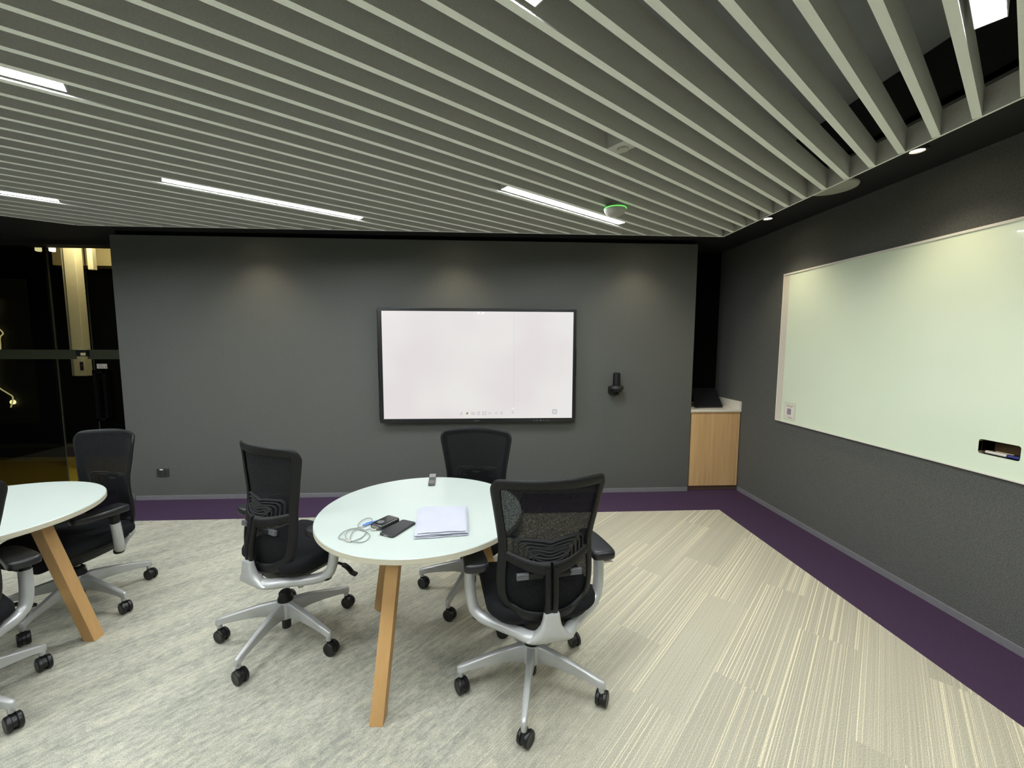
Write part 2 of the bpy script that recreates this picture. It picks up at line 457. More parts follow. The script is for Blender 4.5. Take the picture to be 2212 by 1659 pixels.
# warm downlights washing the walls
def downlight(x, y, label, on_wall):
    t = thing('downlight', label, 'light', (x, y, ZC), 0, 'warm downlights along the walls')
    MB().lathe([(.030, -.002), (.033, -.012), (.046, -.012), (.049, -.001)], 28).build('trim_ring', mat('downlight_trim', rgb(40, 40, 40), .5), t)
    MB().lathe([(.001, -.006), (.029, -.006), (.029, -.003)], 24).build('lens', emit('warm_lens', (1., .86, .6, 1), 60.), t)
    li = bpy.data.lights.new('spot_lamp', 'SPOT'); li.energy = SPOT; li.color = (1., .86, .62)
    li.spot_size = math.radians(108); li.spot_blend = 1.; li.shadow_soft_size = .03
    lo = bpy.data.objects.new('spot_lamp', li); C.objects.link(lo); lo.parent = t
    lo.location = (0, 0, -.02)
    dx, dy = on_wall
    lo.rotation_euler = (0, 0, 0)
    return t
for i, (y, lab) in enumerate(((2.215, 'bright warm downlight above the left part of the glass board, nearest the camera'), (3.419, 'small warm downlight near the far corner above the right wall'),
                              (1.01, 'warm downlight above the right wall, beyond the right edge of the photo'), (-.2, 'warm downlight above the right wall, level with the camera'), (-1.4, 'warm downlight above the right wall, behind the camera'))):
    downlight(2.305, y, lab, (1, 0))
for x, lab in ((-2.15, 'warm downlight behind the raft edge, above the left part of the back wall'), (-.324, 'warm downlight behind the raft edge, above the wall screen'), (1.453, 'warm downlight behind the raft edge, above the wall camera')):
    downlight(x, 3.83, lab, (0, 1))

# ------------------------------------------------------------------ glass board on the right wall
BY0, BY1, BZ0, BZ1 = .55, 3.622, .857, 2.168
BX = WX-.022
board = thing('glass_writing_board', 'wide pale green glass writing board on the right wall', 'whiteboard', (WX, 2.1, BZ0))
def board_local(mb, name, m, **k): 
    o = mb.build(name, m, board, **k); o.location = (-WX, -2.1, -BZ0); return o
hole = rrect(NY0, NY1, NZ0, NZ1, .012, 4)
def plate_with_hole(outer, hole, x0, x1):
    """outer rect (y0,y1,z0,z1), hole outline (y,z) -> MB"""
    bm = bmesh.new()
    y0, y1, z0, z1 = outer
    o = [(y0, z0), (y1, z0), (y1, z1), (y0, z1)]
    ov = [bm.verts.new((x0, a, b)) for a, b in o]; hv = [bm.verts.new((x0, a, b)) for a, b in hole]
    for r in (ov, hv):
        for i in range(len(r)): bm.edges.new((r[i], r[(i+1) % len(r)]))
    bmesh.ops.triangle_fill(bm, edges=bm.edges[:], use_beauty=True)
    bmesh.ops.recalc_face_normals(bm, faces=bm.faces)
    r = bmesh.ops.extrude_face_region(bm, geom=bm.faces[:])
    bmesh.ops.translate(bm, vec=(x1-x0, 0, 0), verts=[g for g in r['geom'] if isinstance(g, bmesh.types.BMVert)])
    bm.verts.index_update()
    mb = MB(); mb.add([v.co[:] for v in bm.verts], [tuple(v.index for v in f.verts) for f in bm.faces]); bm.free()
    return mb
board_local(plate_with_hole((BY0, BY1-.075, BZ0+.008, BZ1-.014), hole, BX+.002, WX-.001), 'glass_panel', M_BOARD, smooth=0)
board_local(MB().box(BX+.001, WX-.001, BY1-.075, BY1-.003, BZ0+.008, BZ1-.014), 'side_strip', mat('off_white_strip', rgb(220, 214, 200), .35, var=.01), smooth=0)
mb = MB().box(BX-.004, WX-.001, BY0, BY1, BZ1-.014, BZ1).box(BX-.002, WX-.001, BY0, BY1, BZ0, BZ0+.008).box(BX-.002, WX-.001, BY1-.003, BY1, BZ0, BZ1)
board_local(mb, 'frame_trim', M_BOARDTRIM, smooth=0)
# recess lining
mb = MB(); depth = .075
ring = [(p[0], p[1]) for p in rrect(NY0+.0, NY1-.0, NZ0, NZ1, .012, 4)]
n = len(ring)
mb.add([(BX+.001, a, b) for a, b in ring]+[(WX+depth, a, b) for a, b in ring], [(i, (i+1) % n, n+(i+1) % n, n+i) for i in range(n)]+[tuple(range(n, 2*n))])
board_local(mb, 'pen_recess', wood('recess_wood', rgb(120, 96, 62), rgb(92, 70, 44), 1, 1.), smooth=30)
def marker(y0, y1, x, z, cap_from, capcol, label, capname):
    t = thing('marker_pen', label, 'marker pen', (x, y0, z))
    MB().lathe([(.007, 0), (.0085, .002), (.0085, cap_from)], 14, axis='y').build('barrel', mat('marker_white', rgb(226, 220, 206), .4), t)
    MB().lathe([(.0092, cap_from), (.0092, y1-y0-.004), (.006, y1-y0)], 14, axis='y').build('cap', mat(capname, capcol, .35), t)
# lying in a row along the recess
t = thing('marker_pen', 'blue-capped white marker lying in front in the pen recess', 'marker pen', (WX+.0, 1.878, NZ0+.0095), 0, 'markers in the recess')
MB().lathe([(.006, 0), (.0092, .004), (.0092, .052)], 14, axis='y').build('cap', mat('marker_blue', rgb(40, 44, 110), .35), t)
MB().lathe([(.0085, .052), (.0085, .142), (.005, .146)], 14, axis='y').build('barrel', mat('marker_white', rgb(226, 220, 206), .4), t)
t = thing('marker_pen', 'cream-white marker lying behind the blue-capped one in the pen recess', 'marker pen', (WX+.030, 1.874, NZ0+.0095), 0, 'markers in the recess')
MB().lathe([(.006, 0), (.0092, .004), (.0092, .05)], 14, axis='y').build('cap', mat('marker_black', rgb(28, 26, 26), .35), t)
MB().lathe([(.0085, .05), (.0085, .125), (.005, .13)], 14, axis='y').build('barrel', mat('marker_cream', rgb(210, 190, 150), .4), t)
# small notice in the board's lower corner (its code is left out)
t = thing('paper_notice', 'small white paper notice at the lower left corner of the glass board', 'notice', (BX, 3.45, .89))
MB().box(-.001, .001, -.072, .062, 0, .15).build('sleeve', mat('clear_sleeve', rgb(214, 216, 200), .15, var=.01), t, smooth=0)
MB().box(-.0022, -.0012, -.058, .052, .006, .138).build('paper', mat('notice_paper', rgb(228, 224, 210), .7), t, smooth=0)
for y0, y1, z, h in ((-.05, .04, .123, .0035), (-.04, .032, .112, .003), (-.03, .03, .028, .0015), (-.046, .008, .016, .004)):
    MB().box(-.0028, -.0023, y0, y1, z, z+h).build('printed_line', mat('notice_print', rgb(92, 92, 84), .7), t, smooth=0)
MB().box(-.0028, -.0023, -.026, .022, .045, .098).build('printed_square', mat('notice_square', rgb(150, 140, 158), .7, var=.15, vscale=120.), t, smooth=0)

# ------------------------------------------------------------------ wall screen
YS = 4.088
tv = thing('wall_display', 'large flat black-framed touch screen switched on, mounted on the back wall', 'screen', (-.11, WY, .764))
def tvp(mb, name, m, **k):
    o = mb.build(name, m, tv, **k); o.location = (.11, -WY, -.764); return o
X0, X1, Z0, Z1 = -1.072, .858, .764, 1.889
SX0, SX1, SZ0, SZ1 = -1.035, .830, .806, 1.859
tvp(MB().box(X0+.01, X1-.01, YS+.02, WY-.004, Z0+.02, Z1-.02), 'rear_case', mat('screen_case', rgb(22, 22, 23), .5, var=.05), smooth=0, bevel=.01)
mb = MB()
for a in (MB().box(X0, X1, YS-.006, YS+.03, SZ1+.004, Z1), MB().box(X0, X1, YS-.006, YS+.03, Z0, SZ0-.004), MB().box(X0, SX0-.004, YS-.006, YS+.03, SZ0-.004, SZ1+.004), MB().box(SX1+.004, X1, YS-.006, YS+.03, SZ0-.004, SZ1+.004)):
    mb.add(a.v, a.f)
tvp(mb, 'bezel', mat('bezel_anodised', rgb(46, 48, 48), .28, .5, var=.04), smooth=0, bevel=.004)
def screen_mat():
    g = G('lit_screen'); g.t.nodes.remove(g.b)
    tc = g.n('ShaderNodeTexCoord').outputs['Object']
    n = g.n('ShaderNodeTexNoise', {'Vector': tc, 'Scale': 1.7, 'Detail': 1.}).outputs['Fac']
    c = g.mix(g.rng(n, .35, .65), (.82, .77, .77, 1), (.86, .845, .82, 1))
    e = g.n('ShaderNodeEmission', {0: c, 1: SCREEN})
    gl = g.n('ShaderNodeBsdfGlossy', {'Color': (.04, .04, .04, 1), 'Roughness': .25})
    a = g.n('ShaderNodeAddShader', {0: e.outputs[0], 1: gl.outputs[0]})
    g.t.links.new(a.outputs[0], g.t.nodes['Material Output'].inputs[0])
    return g.m
tvp(MB().box(SX0-.004, SX1+.004, YS+.0, YS+.02, SZ0-.004, SZ1+.004), 'screen_edge', mat('glossy_black_edge', rgb(10, 10, 12), .1), smooth=0)
scr = tvp(MB().box(SX0, SX1, YS-.0015, YS+.001, SZ0, SZ1), 'screen', screen_mat(), smooth=0)
# icons of the drawing toolbar, thin and flat on the picture
M_ICON = emit('icon_grey', (.42, .42, .43, 1), 1.)
M_ICONW = emit('icon_white', (1, 1, 1, 1), .93)
M_ICONL = emit('icon_light_grey', (.58, .575, .58, 1), 1.)
yi = YS-.0022
def bar(mb, x0, z0, x1, z1, w=.0035):
    d = Vector((x1-x0, z1-z0)); d.normalize(); p = Vector((-d.y, d.x))*w/2
    mb.add([(x0-p.x, yi, z0-p.y), (x1-p.x, yi, z1-p.y), (x1+p.x, yi, z1+p.y), (x0+p.x, yi, z0+p.y)], [(0, 1, 2, 3)])
def sx(px): return SX0+(px-823)/(1235-823)*(SX1-SX0)
zc = .858
def icon(name):
    global ic
    tvp(ic, name, M_ICON, smooth=0); ic = MB()
ic = MB()
x = sx(990); bar(ic, x-.011, zc-.013, x+.006, zc+.012); bar(ic, x-.003, zc-.016, x+.013, zc+.007); bar(ic, x+.006, zc+.012, x+.013, zc+.007); bar(ic, x-.011, zc-.013, x-.003, zc-.016)
icon('pen_icon')
x = sx(1016)
for z in (-.012, .010): bar(ic, x-.017, zc+z, x+.017, zc+z)
bar(ic, x-.009, zc-.002, x+.009, zc-.002); bar(ic, x-.015, zc-.01, x-.015, zc+.01); bar(ic, x+.015, zc-.01, x+.015, zc+.01)
icon('keyboard_icon')
x = sx(1028); bar(ic, x-.013, zc-.014, x+.011, zc-.014); bar(ic, x-.013, zc-.014, x-.013, zc+.01); bar(ic, x+.011, zc-.014, x+.011, zc+.002); bar(ic, x-.013, zc+.01, x, zc+.01); bar(ic, x, zc+.016, x+.012, zc+.016); bar(ic, x-.004, zc-.002, x+.008, zc+.013)
icon('page_icon')
x = sx(1040.5)
for a, b, c_, d in ((-1, -1, 1, -1), (-1, 1, 1, 1), (-1, -1, -1, 1), (1, -1, 1, 1)): bar(ic, x+a*.014, zc+b*.013, x+c_*.014, zc+d*.013)
for a in (-1, 1):
    for b in (-1, 1): bar(ic, x+a*.014-.004, zc+b*.013, x+a*.014+.004, zc+b*.013, .007)
icon('select_icon')
for x, sgn in ((sx(1053), 1), (sx(1066), -1)):
    bar(ic, x-sgn*.014, zc+.001, x, zc+.012); bar(ic, x-sgn*.014, zc+.001, x, zc-.008); bar(ic, x, zc+.004, x+sgn*.013, zc-.007); icon('arrow_icon')
x = sx(1078.5)
for z in (-.011, 0, .011): bar(ic, x-.012, zc+z, x+.012, zc+z)
icon('menu_icon')
x = sx(1103)
for k in range(12):
    a, b = 2*math.pi*k/12, 2*math.pi*(k+1)/12
    bar(ic, x+.009*math.cos(a), zc+.008+.009*math.sin(a), x+.009*math.cos(b), zc+.008+.009*math.sin(b))
bar(ic, x+.006, zc+.001, x+.013, zc-.006)
icon('magnifier_icon')
def disc_xz(x, z, r, yy=yi, n=20, sq=0):
    return MB().add([(x+r*math.cos(2*math.pi*k/n), yy, z+r*math.sin(2*math.pi*k/n)) for k in range(n)], [tuple(range(n))])
tvp(disc_xz(sx(1003), zc, .0115), 'colour_dot', emit('icon_green', (.26, .34, .12, 1), 1.), smooth=0)
tvp(disc_xz(sx(1104.5), .905, .0075), 'slider_dot', M_ICONW, smooth=0)
mb = MB(); bar(mb, sx(1105), .912, sx(1105), 1.845, .0018)
tvp(mb, 'divider_line', M_ICONL, smooth=0)
pts = [(a, b) for a, b in rrect(sx(1196)-.026, sx(1196)+.026, .843, .896, .014)]
tvp(MB().add([(a, yi, b) for a, b in pts], [tuple(range(len(pts)))]), 'round_button', M_ICONL, smooth=0)
mb = MB(); yi -= .0006; x = sx(1196); bar(mb, x-.012, .858, x+.012, .882); bar(mb, x-.012, .882, x+.012, .858)
tvp(mb, 'button_cross', M_ICONW, smooth=0); yi += .0006
pts = rrect(sx(1025.5), sx(1041.5), 1.832, 1.86, .01)
tvp(MB().add([(a, yi, min(b, 1.857)) for a, b in pts], [tuple(range(len(pts)))]), 'pull_down_tab', M_ICONW, smooth=0)
mb = MB(); yi -= .0006; x = sx(1033.5); bar(mb, x-.008, 1.852, x, 1.843); bar(mb, x+.008, 1.852, x, 1.843)
tvp(mb, 'tab_arrow', M_ICON, smooth=0); yi += .0006
mb = MB().box(-.153, -.095, YS-.0075, YS-.006, .782, .786)
tvp(mb, 'maker_mark', mat('logo_grey', rgb(110, 110, 110), .4), smooth=0)
mb = MB()
for i, px in enumerate((1151, 1157, 1165, 1172, 1178, 1183)):
    xx = sx(px); mb.box(xx-.004, xx+.004, YS-.0075, YS-.006, .781, .785 if i != 2 else .788)
tvp(mb, 'button_marks', mat('button_white', rgb(190, 190, 190), .4), smooth=0)
mb = MB().box(X0-.014, X0, YS+.02, YS+.05, 1.20, 1.50).box(X1, X1+.012, YS+.02, YS+.05, 1.22, 1.50)
tvp(mb, 'side_handles', M_PLASTIC, smooth=0, bevel=.004)

# ------------------------------------------------------------------ wall camera beside the screen
t = thing('conference_camera', 'black cylindrical conference camera on a wall bracket right of the screen', 'camera', (1.278, WY, 1.0))
yy = -.075
MB().lathe([(.001, .262), (.024, .262), (.0335, .257), (.0345, .25), (.0365, .14), (.037, .128)][::-1], 32, (0, yy, 0)).build('tower', M_PLASTIC, t)
MB().lathe([(.024, .2615), (.028, .2625), (.0275, .264), (.001, .2635)], 28, (0, yy, 0)).build('top_cap', mat('camera_cap', rgb(60, 60, 62), .25), t)
MB().lathe([(.05, .132), (.066, .128), (.071, .118), (.070, .098), (.062, .092), (.02, .09)], 36, (0, yy, 0)).build('collar', mat('camera_collar', rgb(34, 35, 36), .4, bump=.1), t)
MB().lathe([(.052, .09), (.052, .075), (.04, .07), (.001, .068)], 28, (0.002, yy, 0)).build('base_ring', M_RUBBER, t)
MB().box(-.065, .0, -.07, 0, .045, .118).box(-.05, .05, -.02, 0, .03, .11).build('bracket', M_PLASTIC, t, smooth=0, bevel=.006)
MB().tube(catmull([(-.04, -.06, .06), (-.045, -.07, .035), (-.03, -.07, .02), (.0, -.06, .03), (.02, -.04, .06)], 6), .003, 8).build('cable', M_RUBBER, t)
# socket plate
t = thing('wall_socket', 'small black socket plate low on the back wall, left end', 'socket', (-3.209, WY, .275))
MB().box(-.056, .056, -.010, 0, -.040, .040).build('plate', mat('socket_plate', rgb(58, 56, 56), .45, var=.04), t, smooth=0, bevel=.003)
MB().box(-.044, -.006, -.0112, -.0100, -.024, .024).box(.006, .044, -.0112, -.0100, -.024, .024).build('socket_faces', mat('socket_face', rgb(44, 43, 43), .4), t, smooth=0, bevel=.001)
MB().box(-.022, .008, -.0125, -.0113, .026, .036).build('sticker', mat('sticker_white', rgb(236, 238, 232), .5), t, smooth=0)

# ------------------------------------------------------------------ oak cabinet in the recess
cab = thing('oak_cabinet', 'low oak veneer cabinet door filling the recess right of the back wall', 'cabinet', (2.37, WY, 0))
def cp(mb, name, m, **k):
    o = mb.build(name, m, cab, **k); o.location = (-2.37, -WY, 0); return o
cp(MB().box(2.102, 2.638, WY+.03, 4.685, .045, .835), 'carcass', M_VOID, smooth=0)
cp(MB().box(2.108, 2.632, WY+.004, WY+.024, .052, .822), 'door', M_OAK, smooth=0, bevel=.0015)
cp(MB().box(2.104, 2.638, WY+.012, WY+.03, .826, .843), 'top_rail', M_OAK, smooth=0)
cp(MB().box(2.10, 2.64, WY+.03, WY+.045, .001, .045), 'plinth', mat('plinth_brown', rgb(98, 76, 62), .6, var=.05), smooth=0)
top = MB().box(2.100, WX-.001, WY, 4.685, .845, .868)
top.box(WX-.022, WX-.001, WY+.001, 4.685, .868, .952).box(2.102, WX-.022, 4.665, 4.685, .868, .952)
tag(top.build('worktop', M_WHITE, smooth=0, bevel=.0015), 'white worktop with an upstand, on the oak cabinet in the recess', 'worktop')
# laptop leaning against the back of the recess
A = Vector((2.215, 4.285, .874)); B = Vector((2.515, 4.300, .874)); D = Vector((2.615, 4.60, 1.045))
ex = (B-A).normalized(); ey = (D-B); ln = ey.length; ey = (ey-ex*ey.dot(ex)); ln = ey.length; ey.normalize(); ez = ex.cross(ey)
t = thing('laptop', 'closed black laptop sloping on the white worktop in the dark recess', 'laptop', A)
Mx = Matrix((ex, ey, ez)).transposed().to_4x4(); Mx.translation = A; t.matrix_world = Mx
sh = .25
def shear(mb):
    mb.v = [(x+sh*y, y, z) for x, y, z in mb.v]; return mb
shear(MB().box(0, .30, 0, ln, -.006, .006)).build('base', mat('laptop_body', rgb(22, 23, 25), .5, var=.1), t, smooth=0, bevel=.003)
shear(MB().box(.002, .298, .002, ln-.002, .007, .013)).build('lid', mat('laptop_lid', rgb(26, 27, 31), .42, var=.12, vscale=60.), t, smooth=0, bevel=.002)
shear(MB().box(.004, .296, ln-.06, ln-.04, -.14, -.007)).build('stand', M_PLASTIC, t, smooth=0)
t = thing('white_adapter', 'small white cable adapter at the left front corner of the worktop', 'adapter', (2.14, 4.25, .868), .6)
MB().box(-.03, .03, -.012, .012, 0, .013).build('body', mat('adapter_white', rgb(232, 230, 218), .35), t, smooth=0, bevel=.003)
MB().tube(catmull([(-.028, 0, .007), (-.06, .012, .006), (-.075, .03, .005), (-.06, .06, .005)], 6), .003, 8).build('cable', mat('adapter_white', rgb(232, 230, 218), .35), t)

# ------------------------------------------------------------------ floor box lid
q = [(.764, 2.86), (.865, 2.875), (.876, 2.776), (.767, 2.757)]
t = thing('floor_box', 'square steel floor socket lid set in the carpet behind the nearest chair', 'floor socket', (.818, 2.817, 0), math.radians(6))
MB().box(-.052, .052, -.052, .052, 0, .004).build('frame', M_STEEL, t, smooth=0, bevel=.001)
MB().box(-.037, .037, -.026, .040, .004, .0065).build('lid', mat('lid_steel', rgb(128, 122, 108), .5, .5), t, smooth=0, bevel=.001)
MB().box(-.037, .037, -.036, -.029, .0035, .0045).build('cable_slot', M_VOID, t, smooth=0)

# ------------------------------------------------------------------ glazing and corridor on the left
YG = 4.655
def pane(x0, x1, m, name, z1=2.545):
    return struct(MB().box(x0, x1, YG-.005, YG+.005, .01, z1).build(name, m, smooth=0))
G_CLEAR = glass('clear_glass', (.93, .94, .90, 1))
G_TINT = glass('smoked_glass', (.46, .46, .38, 1))
pane(XL-.6, -4.580, G_TINT, 'window_1')
pane(-4.574, -4.212, G_CLEAR, 'window_2')
dr = pane(-4.206, -3.536, G_CLEAR, 'door_1')
struct(MB().box(XL-.6, -3.50, YG-.06, YG+.10, 2.545, 2.62).build('trim_5', M_DARK, smooth=0))
struct(MB().box(-4.5772, -4.5768, YG-.006, YG+.006, .01, 2.545).box(-4.2095, -4.2085, YG-.006, YG+.006, .01, 2.545).build('trim_6', mat('glass_edge', rgb(84, 88, 78), .4), smooth=0))
# frosted strip at eye height
struct(MB().box(XL-.6, -4.372, YG-.0075, YG-.0052, 1.372, 1.472).box(-4.262, -3.54, YG-.0075, YG-.0052, 1.372, 1.472).build('trim_7', mat('frosted_band', rgb(52, 56, 40), .5, var=.05), smooth=0))
# door handle
MB().box(-4.190, -4.156, YG-.05, YG-.035, .715, 1.255).box(-4.096, -4.062, YG-.05, YG-.035, .715, 1.255).box(-4.19, -4.062, YG-.05, YG-.035, .715, .745).box(-4.19, -4.062, YG-.05, YG-.035, 1.225, 1.255).box(-4.13, -4.12, YG-.04, YG-.006, .78, .80).box(-4.13, -4.12, YG-.04, YG-.006, 1.17, 1.19).build('door_handle', M_VOID, dr, smooth=0, bevel=.003)
t = thing('door_sticker', 'small white PULL sticker on the glass door above the handle', 'sticker', (-4.125, YG-.006, 1.272))
MB().box(-.052, .052, -.0012, 0, 0, .05).build('sticker_sheet', mat('sticker_sheet', rgb(196, 190, 178), .6), t, smooth=0)
fc = bpy.data.curves.new('pull', 'FONT'); fc.body = 'PULL'; fc.size = .026; fc.extrude = .0002; fc.align_x = 'CENTER'
fo = bpy.data.objects.new('pull', fc); C.objects.link(fo)
bpy.context.view_layer.update()
me = bpy.data.meshes.new_from_object(fo.evaluated_get(bpy.context.evaluated_depsgraph_get()))
bpy.data.objects.remove(fo)
me.materials.clear(); me.materials.append(mat('sticker_print', rgb(50, 44, 44), .6))
lo = bpy.data.objects.new('lettering', me); C.objects.link(lo); lo.parent = t; lo.rotation_euler = (math.pi/2, 0, 0); lo.location = (-.006, -.0016, .008)
mb = MB(); mb.box(-.04, .012, -.0018, -.0013, .036, .038).box(-.04, .0, -.0018, -.0013, .041, .043)
mb.build('fine_print', mat('sticker_print', rgb(50, 44, 44), .6), t, smooth=0)
mb = MB().box(.036, .039, -.0018, -.0013, .016, .040); mb.add([(.030, -.0016, .018), (.045, -.0016, .018), (.0375, -.0016, .008)], [(0, 1, 2)])
mb.build('arrow', mat('sticker_print', rgb(50, 44, 44), .6), t, smooth=0)
# lock post hanging from the head, behind the glass
t = thing('door_lock_post', 'cream metal lock channel hanging from the ceiling behind the glass door', 'door hardware', (-4.76, 5.12, 1.16))
MB().box(-.125, -.085, 0, .07, 0, 1.84).build('back_channel', mat('channel_shade', rgb(170, 164, 138), .6), t, smooth=0, bevel=.003)
MB().box(-.08, .045, -.02, .07, 0, 1.84).build('front_channel', M_CREAM, t, smooth=0, bevel=.004)
MB().box(-.010, .030, -.0215, -.020, .065, .165).build('lock_plate', mat('lock_plate', rgb(52, 40, 36), .5), t, smooth=0, bevel=.001)
MB().lathe([(.0055, 0), (.0055, .003)], 12, (.010, -.0245, .12), 'y').build('keyhole', M_STEEL, t)
struct(MB().box(-6.318, -6.302, 6.38, 6.43, .05, 3.0).build('trim_9', mat('glass_edge', rgb(84, 88, 78), .4), smooth=0))
t = thing('card_reader', 'small black reader box with a pale label on the lock post', 'reader', (-4.300, YG-.020, 1.402))
MB().box(-.042, .062, -.025, .014, 0, .068).build('case', mat('reader_case', rgb(20, 26, 24), .4), t, smooth=0, bevel=.003)
MB().box(.006, .056, -.0265, -.0251, .010, .038).build('label_plate', mat('reader_label', rgb(204, 194, 150), .6), t, smooth=0)
tag(MB().box(-4.63, -4.57, 5.15, 5.20, 2.39, 3.0).build('door_closer_bracket', M_CREAM, smooth=0, bevel=.003), 'short cream bracket hanging beside the lock post behind the glass', 'bracket')
# corridor shell
struct(MB().box(XL-4, 0, 6.45, 6.55, 0, 3.2).build('wall_corridor', M_VOID, smooth=0))
struct(MB().box(XL-4, 0, 6.43, 6.45, 0, .05).build('baseboard_corridor', mat('corridor_skirting', rgb(120, 116, 104), .6), smooth=0))
struct(MB().box(-6.03, 0, 6.2, 6.45, 2.62, 3.1).build('trim_8', M_CREAM, smooth=0))
struct(MB().box(-6.45, 0, 4.76, 6.2, 3.0, 3.06).build('ceiling_corridor', M_CREAM, smooth=0))
struct(MB().box(XL-4, -6.46, 4.76, 6.45, 2.9, 3.0).build('ceiling_corridor.001', M_DARK, smooth=0))
struct(MB().box(XL-4.1, XL-4, 4.6, 6.55, 0, 3.2).build('wall_corridor.001', M_DARK, smooth=0))
struct(MB().box(0, .1, 4.78, 6.55, 0, 3.2).build('wall_corridor.002', M_DARK, smooth=0))
def point(name, loc, e, col, r=.05, parent=None):
    li = bpy.data.lights.new(name, 'POINT'); li.energy = e; li.color = col; li.shadow_soft_size = r
    o = bpy.data.objects.new(name, li); C.objects.link(o); o.location = loc; return o
t = thing('unseen_corridor_lamp', 'added unseen warm lamp behind the glass head, lighting the lock post', 'lamp', (-4.45, 4.86, 2.945))  # unseen lamp, added only to brighten the front of the lock post
MB().lathe([(.001, .05), (.04, .05), (.05, 0), (.001, -.0)], 20).build('shade', emit('corridor_warm', (1, .85, .5, 1), 6.), t)
point('lamp_light', (0, 0, -.08), 26, (1., .92, .72)).parent = t
t = thing('unseen_corridor_lamp', 'unseen warm lamp over the yellow corridor floor, lighting the cream bulkhead', 'lamp', (-5.0, 5.6, 2.945))  # unseen lamp, put in to light the cream bulkhead
MB().lathe([(.001, .05), (.04, .05), (.05, 0), (.001, -.0)], 20).build('shade', emit('corridor_warm', (1, .85, .5, 1), 6.), t)
point('lamp_light', (0, 0, -.10), 6, (1., .84, .5)).parent = t
for x, lab in ((-4.80, 'left one of two glowing discs standing in for downlight reflections in the glass'), (-4.66, 'right one of two glowing discs standing in for downlight reflections in the glass')):  # glowing discs behind the pane stand in for downlights mirrored in it
    t = thing('downlight_reflection', lab, 'light', (x, 4.80, 2.515), 0, 'downlight reflections built as discs')
    MB().lathe([(.001, 0), (.02, 0), (.026, .006), (.026, .09)], 18).build('lens', emit('reflection_glow', (1., .93, .62, 1), 3.), t)
# glowing wavy line on the corridor wall
pw = [(-5.963, 5.5, 2.046), (-5.975, 5.5, 1.94), (-6.012, 5.5, 1.832), (-6.037, 5.5, 1.747), (-5.985, 5.5, 1.70), (-5.931, 5.5, 1.633), (-5.972, 5.5, 1.576), (-5.985, 5.5, 1.421), (-6.06, 5.5, 1.30), (-6.085, 5.5, 1.05), (-6.05, 5.5, .96), (-5.96, 5.5, .89), (-5.90, 5.5, .841), (-5.91, 5.5, .77), (-5.935, 5.5, .706)]
t = thing('wavy_neon_light', 'thin wavy glowing line in the dark behind the glass at far left', 'neon light', (-6.06, 5.5, .73))
o = MB().tube(catmull([(x+5.98, 0, z-.7) for x, y, z in pw], 5), .007, 8).build('glowing_tube', emit('neon_warm', (1., .90, .52, 1), 1.5), t)
MB().lathe([(.001, 0), (.028, 0), (.028, .03)], 16, (.06, 0.005, .07), 'y').build('bright_end', emit('neon_end', (1., .92, .6, 1), 5.), t)
MB().box(-.9, .35, .026, .03, -.2, 1.6).build('backing_board', mat('neon_backing', rgb(46, 46, 38), .6, var=.1), t, smooth=0)

# ------------------------------------------------------------------ tables
def make_table(loc, rot, label, rolls):
    t = thing('round_table', label, 'table', (*loc, 0), rot, 'round white tables on oak legs')
    R = .4906; zt_ = .725; th = .027
    mb = MB()
    n = 96
    mb.lathe([(R-.012, zt_-th), (R-.0015, zt_-th+.0015), (R, zt_-th+.003)], n, mi=1)
    mb = MB()
    ring = lambda r, z: [(r*math.cos(2*math.pi*k/n), r*math.sin(2*math.pi*k/n), z) for k in range(n)]
    mb.loft([ring(R-.004, zt_-th), ring(R, zt_-th+.003), ring(R, zt_-.003)], 1, cap=False)
    mb.loft([ring(R, zt_-.003), ring(R-.003, zt_)], 0, cap=False)
    mb.add(ring(R-.003, zt_), [tuple(range(n))], 0)
    mb.add(ring(R-.004, zt_-th), [tuple(range(n))[::-1]], 1)
    mb.build('tabletop', [M_TOP, M_EDGE], t)
    MB().prism([(.26*math.cos(a), .26*math.sin(a)) for a in [2*math.pi*k/24 for k in range(24)]], .683, zt_-th-.0005).build('mounting_plate', M_PLASTIC, t, smooth=0)
    for k in range(3):
        a = 2*math.pi*k/3
        hw = .028
        top = Vector((.262*math.cos(a), .262*math.sin(a), .6825)); ft = Vector((.440*math.cos(a), .440*math.sin(a), 0))
        ra = a+rolls[k]
        rings = []
        for c, w_ in ((ft, hw), (top, hw*1.0)):
            rings.append([(c.x+w_*(math.cos(ra)*i-math.sin(ra)*j), c.y+w_*(math.sin(ra)*i+math.cos(ra)*j), c.z) for i, j in ((-1, -1), (1, -1), (1, 1), (-1, 1))])
        MB().loft(rings).build('leg', M_LEG, t, smooth=0, bevel=.002)
    return t
TC = Vector((-.332, 2.0075))
make_table(TC, math.radians(13.5), 'round white table in the middle, with papers, phone and cable on it', (0, .1, math.radians(13)))
make_table((-2.49, 2.03), math.radians(16), 'empty round white table cut off by the left edge of the photo', (math.radians(-17), 0, 0))

